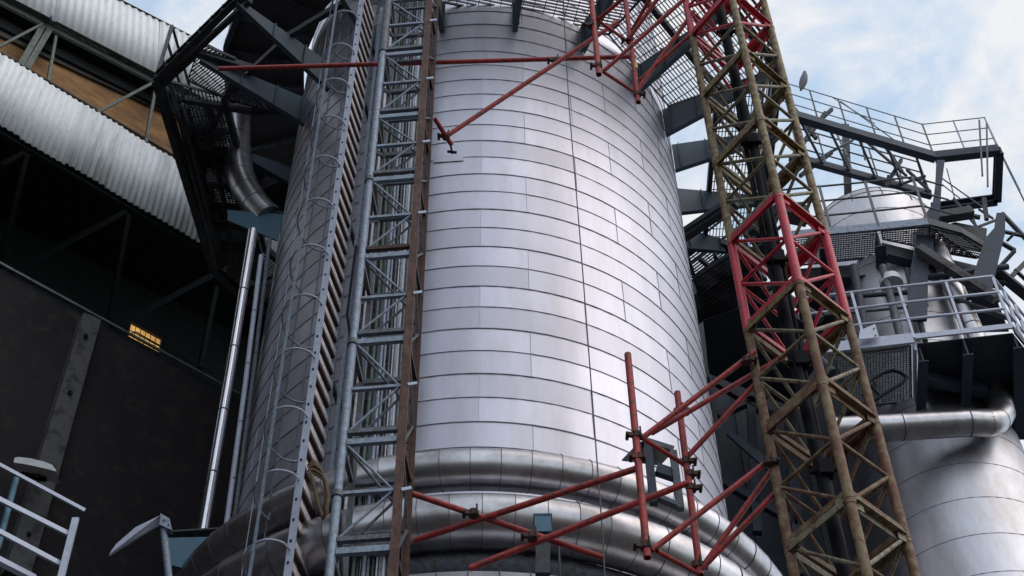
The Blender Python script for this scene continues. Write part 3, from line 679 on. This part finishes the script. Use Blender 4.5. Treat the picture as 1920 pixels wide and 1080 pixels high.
# right edge framing
rf = thing('edge_framing', at(1900, 520, 11.6), 'cluster of thin dark steel bars at the right edge beside the dome platform', 'steel frame')
for a, b2, w_ in (((1878, 400), (1935, 460), .05), ((1872, 432), (1935, 446), .04), ((1872, 452), (1903, 470), .05), ((1903, 470), (1875, 500), .04), ((1895, 520), (1935, 480), .06), ((1902, 505), (1940, 540), .04), ((1900, 440), (1888, 452), .025), ((1835, 425), (1880, 408), .03)):
    m = MB(); m.box(at(*a, 11.6), at(*b2, 11.7), w_, w_*.8); m.build('bar', greys, rf)

# pigeon on the rail
def pigeon():
    r = thing('pigeon', at(1505, 166, 11.0), 'grey pigeon perched on the thin rail against the sky', 'bird')
    m = MB(); P = lambda x, y, dy=0: at(x, y, 11.0+dy)
    m.tube([P(1501.5, 169.5), P(1502.5, 164), P(1504.5, 157), P(1507, 149), P(1508.5, 142), P(1508.8, 138), P(1508.6, 135.5), P(1508.4, 133.6)], [.012, .028, .046, .052, .040, .027, .024, .009], 12)
    m.tube([P(1508.6, 136.8, -.02), P(1508.0, 138, -.05)], [.007, .001], 6); m.build('body', mat('pigeon grey', (.16, .16, .19), .7, 0, .3, 40), r)
    m = MB(); m.tube([P(1511.0, 146, -.01), P(1510, 154, -.01), P(1506, 164, -.01), P(1503, 169, -.01)], [.018, .026, .018, .004], 8); m.build('wing', mat('pigeon wing', (.09, .09, .11), .7, 0, .3, 40), r)
pigeon()

# ---------------------------------------------------------------- dark plant building behind right
fh = thing('filter_house', (2.6, 14, 0), 'dark navy clad plant structure in shadow between the tower and the right vessel', 'building')
m = MB(); a = at(1296, 640, 13.2); zt2 = at(1330, 590, 13.2).z; xr = at(1850, 640, 13.2).x
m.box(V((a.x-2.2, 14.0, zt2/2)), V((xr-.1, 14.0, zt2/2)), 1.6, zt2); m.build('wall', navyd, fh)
for i in range(10):
    x = a.x-.7+i*(xr-a.x)/10; m = MB(); m.box(V((x, 13.19, .2)), V((x, 13.19, zt2)), .04, .03); m.build('cladding_rib', greys, fh)
for p in (((1340, 605), (1350, 600), (1440, 668), (1440, 700)), ((1362, 815), (1372, 810), (1450, 868), (1450, 892))):
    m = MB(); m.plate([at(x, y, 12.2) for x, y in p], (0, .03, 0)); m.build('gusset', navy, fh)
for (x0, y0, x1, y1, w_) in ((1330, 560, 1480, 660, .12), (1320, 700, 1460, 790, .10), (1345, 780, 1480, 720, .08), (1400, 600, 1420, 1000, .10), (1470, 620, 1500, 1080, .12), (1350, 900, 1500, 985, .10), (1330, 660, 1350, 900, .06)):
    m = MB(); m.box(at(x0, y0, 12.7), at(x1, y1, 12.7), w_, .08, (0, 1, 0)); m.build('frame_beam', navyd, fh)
rs = thing('rear_lattice', atz(1340, 520, 14.6), 'dark tangle of steel platform bars seen past the right edge of the tower', 'steel frame')
rnd = random.Random(3)
for i in range(34):
    x, y = rnd.uniform(1280, 1400), rnd.uniform(430, 610); dx, dy = rnd.choice(((90, -60), (80, 25), (70, 60), (30, 90), (60, -45)))
    k = rnd.uniform(.5, 1.1); p = atz(x, y, 14.9); q2 = atz(x+dx*k, y+dy*k, 14.9)
    m = MB(); m.box(p, q2, .04 if i % 3 else .08, .06 if i % 3 else .16); m.build('bar', greys if i % 2 else navyd, rs)
m = MB(); grating(m, [atz(1300, 520, 14.8), atz(1400, 455, 14.8), atz(1460, 600, 14.8), atz(1330, 620, 14.8)], .05, .16, .014, .05); m.build('grating', greys, rs)
m = MB(); m.plate([atz(1318, 600, 14.7), atz(1440, 560, 14.7), atz(1560, 640, 14.7), atz(1480, 760, 14.7), atz(1330, 700, 14.7)], (0, 0, .02)); m.build('deck_plate', navyd, rs)

cl = thing('pipe_cluster', at(1600, 560, 11.6), 'group of slim dark pipes and handrails in the shade under the dome platform', 'pipes')
rnd = random.Random(11)
for x0, y0, x1, y1, r, mm in ((1560, 505, 1580, 640, .035, greys), (1600, 500, 1625, 640, .05, navyd), (1655, 500, 1690, 640, .045, galvd), (1700, 505, 1735, 640, .03, greys), (1540, 560, 1700, 548, .03, navyd), (1545, 590, 1740, 572, .02, galvd), (1740, 520, 1890, 500, .035, navyd), (1790, 560, 1900, 600, .03, greys), (1480, 560, 1540, 600, .05, navyd), (1500, 640, 1560, 700, .06, navyd), (1620, 660, 1700, 655, .03, greys), (1630, 670, 1650, 760, .025, galvd)):
    m = MB(); m.tube([at(x0, y0, 11.05), at(x1, y1, 11.05)], r, 10); m.build('pipe', mm, cl)
# ---------------------------------------------------------------- boiler house on the left
Q = at(410, 720, 11.5); d_ = V((.76127, .64843, 0)); n_ = V((-.64843, .76127, 0))
def bw(x, y, off=0.0): return atp(x, y, Q+n_*off, n_)
def bs(s, z, off=0.0): p = Q+d_*s+n_*off; return V((p.x, p.y, z))
bh = thing('boiler_house', bs(0, 0), 'large dark industrial hall with white corrugated cladding bands on the left', 'building')
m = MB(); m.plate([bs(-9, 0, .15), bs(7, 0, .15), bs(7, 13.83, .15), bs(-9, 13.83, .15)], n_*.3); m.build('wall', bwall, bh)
def corr(mb, P00, P10, P01, P11, n, amp, nrm, sub=8):      # corrugated sheet: P00-P10 bottom, P01-P11 top
    P = [V(p) for p in (P00, P10, P01, P11)]; m_ = int(round(n*sub)); vs = []
    for layer in (0, 1):
        for i in range(m_+1):
            t_ = i/m_; o = nrm*(amp*math.cos(2*math.pi*t_*n)+layer*.008)
            vs.append(P[0].lerp(P[1], t_)+o); vs.append(P[2].lerp(P[3], t_)+o)
    k = 2*(m_+1); fs = [(2*i, 2*i+2, 2*i+3, 2*i+1) for i in range(m_)]+[(k+2*i, k+2*i+1, k+2*i+3, k+2*i+2) for i in range(m_)]
    fs += [(2*i, k+2*i, k+2*i+2, 2*i+2) for i in range(m_)]+[(2*i+1, 2*i+3, k+2*i+3, k+2*i+1) for i in range(m_)]
    mb.add(vs, fs, True)
def corr_run(mb, P00, P10, P01, P11, n, amp, nrm, per=7):
    rn = random.Random(n); k = 0
    while k < n:
        e = min(n, k+per); t0, t1 = k/n, min(1, (e+.25)/n); o = nrm*((k//per) % 2)*.010; mb.cur = rn.choice((0, 1, 1))
        g = rn.uniform(-.012, .012); dz = (V(P01)-V(P00)).normalized()*g
        a, b_, c_, d2 = V(P00).lerp(V(P10), t0)+o+dz, V(P00).lerp(V(P10), t1)+o+dz, V(P01).lerp(V(P11), t0)+o, V(P01).lerp(V(P11), t1)+o
        corr(mb, a, b_, c_, d2, e-k+(.25 if e < n else 0), amp*rn.uniform(.9, 1.1), nrm); k = e
m = MB(); zlo, zhi = 15.80, 16.96
corr_run(m, bs(-5.5, zlo, -.06), bs(1.4, zlo, -.06), bs(-5.5, zhi, -.06), bs(1.4, zhi, -.06), 92, .0105, n_); m.build('corrugated_cladding', (sheet, sheet2), bh)
# upper cladding band, its edges rising towards the tower
Pb = bw(15, 0, -.06); Pb2 = bw(285, 140, -.06); eb = (Pb2-Pb).normalized(); wv = n_.cross(eb).normalized()
if wv.z < 0: wv = -wv
T0 = bw(440, 110, -.06); T1 = bw(225, 0, -.06); et = (T0-T1).normalized()
B0_, B1_ = Pb-eb*2.2, Pb+eb*4.2
def onto(B):
    w0 = T1-B; b_ = wv.dot(et); t_ = (w0.dot(wv)-b_*et.dot(w0))/(1-b_*b_); return B+wv*t_
m = MB(); corr_run(m, B0_, B1_, onto(B0_), onto(B1_), 64, .010, n_); m.build('corrugated_cladding', (sheet, sheet2), bh)
m = MB(); m.angle(onto(B0_)+n_*.03, onto(B1_)+n_*.03, .04, .01, n_); m.build('ridge_trim', brownd, bh)
m = MB(); m.angle(B0_-wv*.045+n_*.03, B1_-wv*.045+n_*.03, .09, .01, n_); m.build('purlin', green, bh)
m = MB(); m.angle(B0_-wv*.115+n_*.08, B1_-wv*.115+n_*.08, .05, .05, n_); m.build('purlin', dark, bh)
def strip(px, off, mm, nm, zb_low=None):      # board strip whose upper and lower edges pass through the given points
    a, b2, c_, e_ = [bw(x, y, off) for x, y in px]
    def ext(p, q2, s_): p_ = p+(q2-p)*s_; return p_
    m = MB(); m.plate([ext(c_, e_, -1.2), ext(c_, e_, 1.3), ext(a, b2, 1.3), ext(a, b2, -1.2)], n_*.03); m.build(nm, mm, bh)
strip(((0, 12), (285, 158), (0, 42), (292, 188)), .14, fasc, 'soffit_board')
strip(((0, 40), (292, 186), (0, 52), (292, 197)), .12, dark, 'purlin')
strip(((0, 50), (292, 195), (0, 68), (300, 208)), .16, fasc, 'soffit_board')
strip(((0, 60), (300, 200), (0, 125), (330, 345)), .20, soff, 'timber_lining')
strip(((0, 98), (310, 281), (0, 101), (310, 284)), .178, fasc, 'lining_joint')
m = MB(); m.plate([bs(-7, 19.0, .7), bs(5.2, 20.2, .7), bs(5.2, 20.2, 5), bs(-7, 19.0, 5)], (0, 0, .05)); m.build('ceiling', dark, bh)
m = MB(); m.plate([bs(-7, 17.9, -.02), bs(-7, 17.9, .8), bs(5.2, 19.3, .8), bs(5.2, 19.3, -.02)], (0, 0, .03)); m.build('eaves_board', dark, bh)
for z_ in (16.97, 15.79):
    m = MB(); m.box(bs(-6, z_, .03), bs(1.4, z_, .03), .06, .05); m.build('purlin', dark, bh)
for a, b2, w_, off in (((84, 42), (38, 122), .07, -.02), ((96, 50), (50, 128), .07, -.02), ((107, 55), (90, 152), .035, -.01), ((290, 172), (273, 268), .035, -.01), ((-6, 90), (80, 45), .03, -.03), ((286, 156), (182, 211), .035, -.03)):
    m = MB(); m.box(bw(*a, off), bw(*b2, off), w_, .03, n_); m.build('post', green, bh)
m = MB(); m.box(bw(98, 32, -.15), bw(99, 42, -.15), .05, .05); m.build('bracket', bluep, bh)
# shadowed interior above the wall
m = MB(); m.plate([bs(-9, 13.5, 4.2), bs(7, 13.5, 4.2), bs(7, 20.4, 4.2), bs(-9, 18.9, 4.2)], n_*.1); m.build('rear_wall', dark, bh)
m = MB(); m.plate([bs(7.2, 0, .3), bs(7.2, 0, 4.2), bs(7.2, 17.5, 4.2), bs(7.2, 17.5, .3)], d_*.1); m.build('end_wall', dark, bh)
trm = mat('interior truss steel', (.024, .031, .033), .9, 0, .3, spec=.1)
for a, b2 in (((50, 290), (5, 480)), ((0, 120+190), (50, 285)), ((240, 395), (20, 510)), ((240, 405), (205, 600)), ((400, 515), (210, 615)), ((405, 540), (375, 690)), ((0, 700-200), (0, 499))):
    m = MB(); m.box(bw(*a, 1.6), bw(*b2, 1.6), .06, .06, n_); m.build('truss_member', trm, bh)
m = MB(); m.box(bs(-9, 13.82, .02), bs(7, 13.82, .02), .04, .05); m.build('sill_beam', trm, bh)
m = MB(); m.box(bs(-9, 13.87, -.03), bs(7, 13.87, -.03), .02, .03); m.build('sill_edge', green, bh)
m = MB()
for i, (x0, y0) in enumerate(((168, 596), (20, 1060))): pass
m.plate([bw(152, 592, -.05), bw(184, 606, -.05), bw(50, 1090, -.05), bw(4, 1075, -.05)], n_*.12); pil = m.build('pilaster', conc, bh)
for x, y in ((161, 627), (131, 733), (54, 998)):
    m = MB(); m.box(bw(x, y, -.13), bw(x+1, y+6, -.13), .03, .03); m.build('bolt', dark, pil)
win = MB(); win.plate([bw(246, 606, .5), bw(302, 637, .5), bw(297, 662, .5), bw(240, 632, .5)], n_*.03); wino = win.build('window', lit, bh)
m = MB()
for i in range(1, 6): m.box(bw(246+56*i/6, 606+31*i/6, .46), bw(240+57*i/6, 632+30*i/6, .46), .005, .01, n_)
m.box(bw(243, 619, .46), bw(300, 650, .46), .006, .01, n_); m.build('window_bar', brownd, wino)
m = MB()
for a, b2 in (((245, 605), (303, 636)), ((303, 636), (298, 663)), ((298, 663), (239, 632)), ((239, 632), (245, 605))): m.box(bw(*a, .46), bw(*b2, .46), .009, .03, n_)
m.build('window_frame', brownd, wino)
m = MB(); m.tube([bw(247, 628, .25), bw(249, 622, .25), bw(256, 623, .25), bw(300, 648, .25), bw(400, 700, .25)], .007, 6); m.build('hand_rail', dark, bh)

tb = thing('unseen_dark_block', (-10.5, 3.5, 0), 'tall dark block added outside the picture so the tower reflects something dark', 'building')  # unseen block, added to darken reflections on the left side of the tower
m = MB(); m.box((-10.5, 3.5, 0), (-10.5, 3.5, 30), 6, 8.5, (0, 1, 0)); m.build('wall', bwall, tb)
for i in range(5):
    m = MB(); m.box((-7.46, -.2+i*1.9, 0), (-7.46, -.2+i*1.9, 30), .25, .1, (0, 1, 0)); m.build('pilaster', conc, tb)
# vertical pipes beside the tower
for (x0, y0, x1, y1, r, lab, mm) in ((471, 455, 383, 990, .046, 'thickest of the shiny vertical pipes left of the tower', polish), (487, 500, 427, 990, .023, 'slim bright pipe just right of the thickest shiny pipe', galvl), (503, 470, 440, 990, .020, 'dull grey slim pipe closest to the tower edge, left of the cage', galvd)):
    p = at(x1, y1, 9.15); q2 = at(x0, y0, 9.15)
    t = thing('vertical_pipe', (p.x, p.y, p.z), lab, 'pipe', 'vertical pipes beside the tower')
    m = MB(); m.tube([V((p.x, p.y, p.z-.4)), q2.lerp(p, .5), q2, q2+(q2-p)*.05], r, 16); m.cur = 1
    for f0 in (.2, .42, .64, .84):
        c_ = q2.lerp(p, f0); m.tube([c_-V((0, 0, .006)), c_+V((0, 0, .006))], r*1.05, 16, cap=False)
    m.build('pipe', (mm, seamm), t)
ed = thing('elbow_duct', at(430, 250, 9.9), 'segmented dark metal elbow duct curving beside the tower under the platform', 'duct')
pth = [at(x+14, y, 9.75+.004*i) for i, (x, y) in enumerate(((431, 215), (430, 262), (431, 300), (437, 332), (448, 358), (465, 384), (490, 410)))]
m = MB(); m.tube(pth, .15, 24); m.cur = 1
for i in range(1, 6): dd = (pth[i+1]-pth[i-1]).normalized()*.004; m.tube([pth[i]-dd, pth[i]+dd], .154, 24, cap=False)
m.build('cladding', (alu2, seamm), ed)

def bracket(pts, Y, flange, label, mm=bluep, dy=.25):
    t = thing('support_bracket', at(*pts[0], Y), label, 'bracket', 'blue brackets on the tower')
    m = MB(); P = [at(x, y, Y) for x, y in pts]; m.plate(P, (0, .02, 0)); m.build('web_plate', mm, t)
    m = MB(); a, b2 = at(*flange[0], Y), at(*flange[1], Y); m.plate([a, b2, b2+V((0, dy, 0)), a+V((0, dy, 0))], (0, 0, .015)); m.build('top_flange', greys, t)
    return t
bracket(((427, 396), (533, 403), (520, 452), (427, 414)), 9.7, ((425, 394), (533, 398)), 'tapered blue bracket on the tower flank above the shiny pipe tops')
bracket(((468, 288), (548, 318), (545, 345), (470, 302)), 9.85, ((468, 286), (548, 314)), 'dim blue bracket in shadow left of the cage, above the brighter bracket', navy)
bracket(((314, 1010), (404, 1008), (375, 1075), (318, 1060)), 8.6, ((312, 996), (410, 990)), 'wide teal blue bracket at the bottom beside the tilted grey cover')

# wall lamp, railing, tilted cover at lower left
wl = thing('wall_lamp', bw(68, 890, -.4), 'white shallow lamp hood mounted on the concrete pilaster at lower left', 'lamp')
m = MB(); YL = bw(68, 890, -.4).y
pts = [(31, 870), (38, 868.5), (60, 871), (85, 877), (101, 883), (107, 891), (109, 896), (95, 892), (70, 886), (45, 881), (29, 879)]
m.plate([at(x, y, YL) for x, y in pts], (0, .16, 0)); m.build('hood', offw, wl)
m = MB(); m.box(at(45, 884, YL+.05), at(90, 893, YL+.05), .10, .05, (0, 1, 0)); m.build('lamp_body', dark, wl)
m = MB(); m.tube([bw(70, 892, -.4), bw(76, 895, -.05)], .02, 6); m.build('arm', dark, wl)
rl = thing('guard_railing', at(130, 1080, 6.6), 'pale steel guard railing in the lower left corner', 'railing')
for a, b2, w_, nm in (((-20, 861), (159, 957), .022, 'top_rail'), ((-20, 927), (134, 1004), .03, 'rail'), ((-20, 987), (118, 1060), .03, 'rail'), ((-20, 1042), (66, 1086), .05, 'toe_board'), ((142, 972), (112, 1092), .038, 'post')):
    m = MB(); m.box(at(*a, 6.6), at(*b2, 6.9 if nm != 'post' else 6.88), w_, w_*.6, (0, 1, 0)) if nm != 'post' else m.box(at(a[0], a[1], 6.88), at(b2[0], b2[1], 6.85), w_, .02, (0, 1, 0)); m.build(nm, galvl, rl)
m = MB(); m.tube([at(30, 898, 6.75), at(-5, 1030, 6.75)], .020, 8); m.build('post', bluep, rl)
tcv = thing('tilted_cover', at(310, 1070, 7.6), 'tilted pale grey sheet cover on a short post at the bottom left', 'cover')
YC = 7.6
m = MB(); m.plate([at(301, 968, YC), at(205, 1041, YC), at(218, 1022, YC+.02), at(255, 990, YC+.03), at(299, 969, YC+.03)], (0, .02, 0))
m.plate([at(300, 967, YC), at(210, 1034, YC), at(208, 1042, YC+.05), at(300, 984, YC+.05)], (0, .012, .012)); m.build('cover_sheet', galvl, tcv)
m = MB(); m.plate([at(302, 967, YC), at(319, 977, YC), at(324, 999, YC), at(300, 988, YC)], (0, .05, 0)); epl = m.build('end_plate', galv, tcv)
for x, y in ((307, 975), (316, 984), (318, 994)):
    m = MB(); m.tube([at(x, y, YC-.03), at(x, y, YC)], .006, 6); m.build('bolt', black, epl)
m = MB(); m.tube([at(307, 992, YC+.02), at(318, 1095, YC+.02)], .024, 10); m.build('post', galv, tcv)
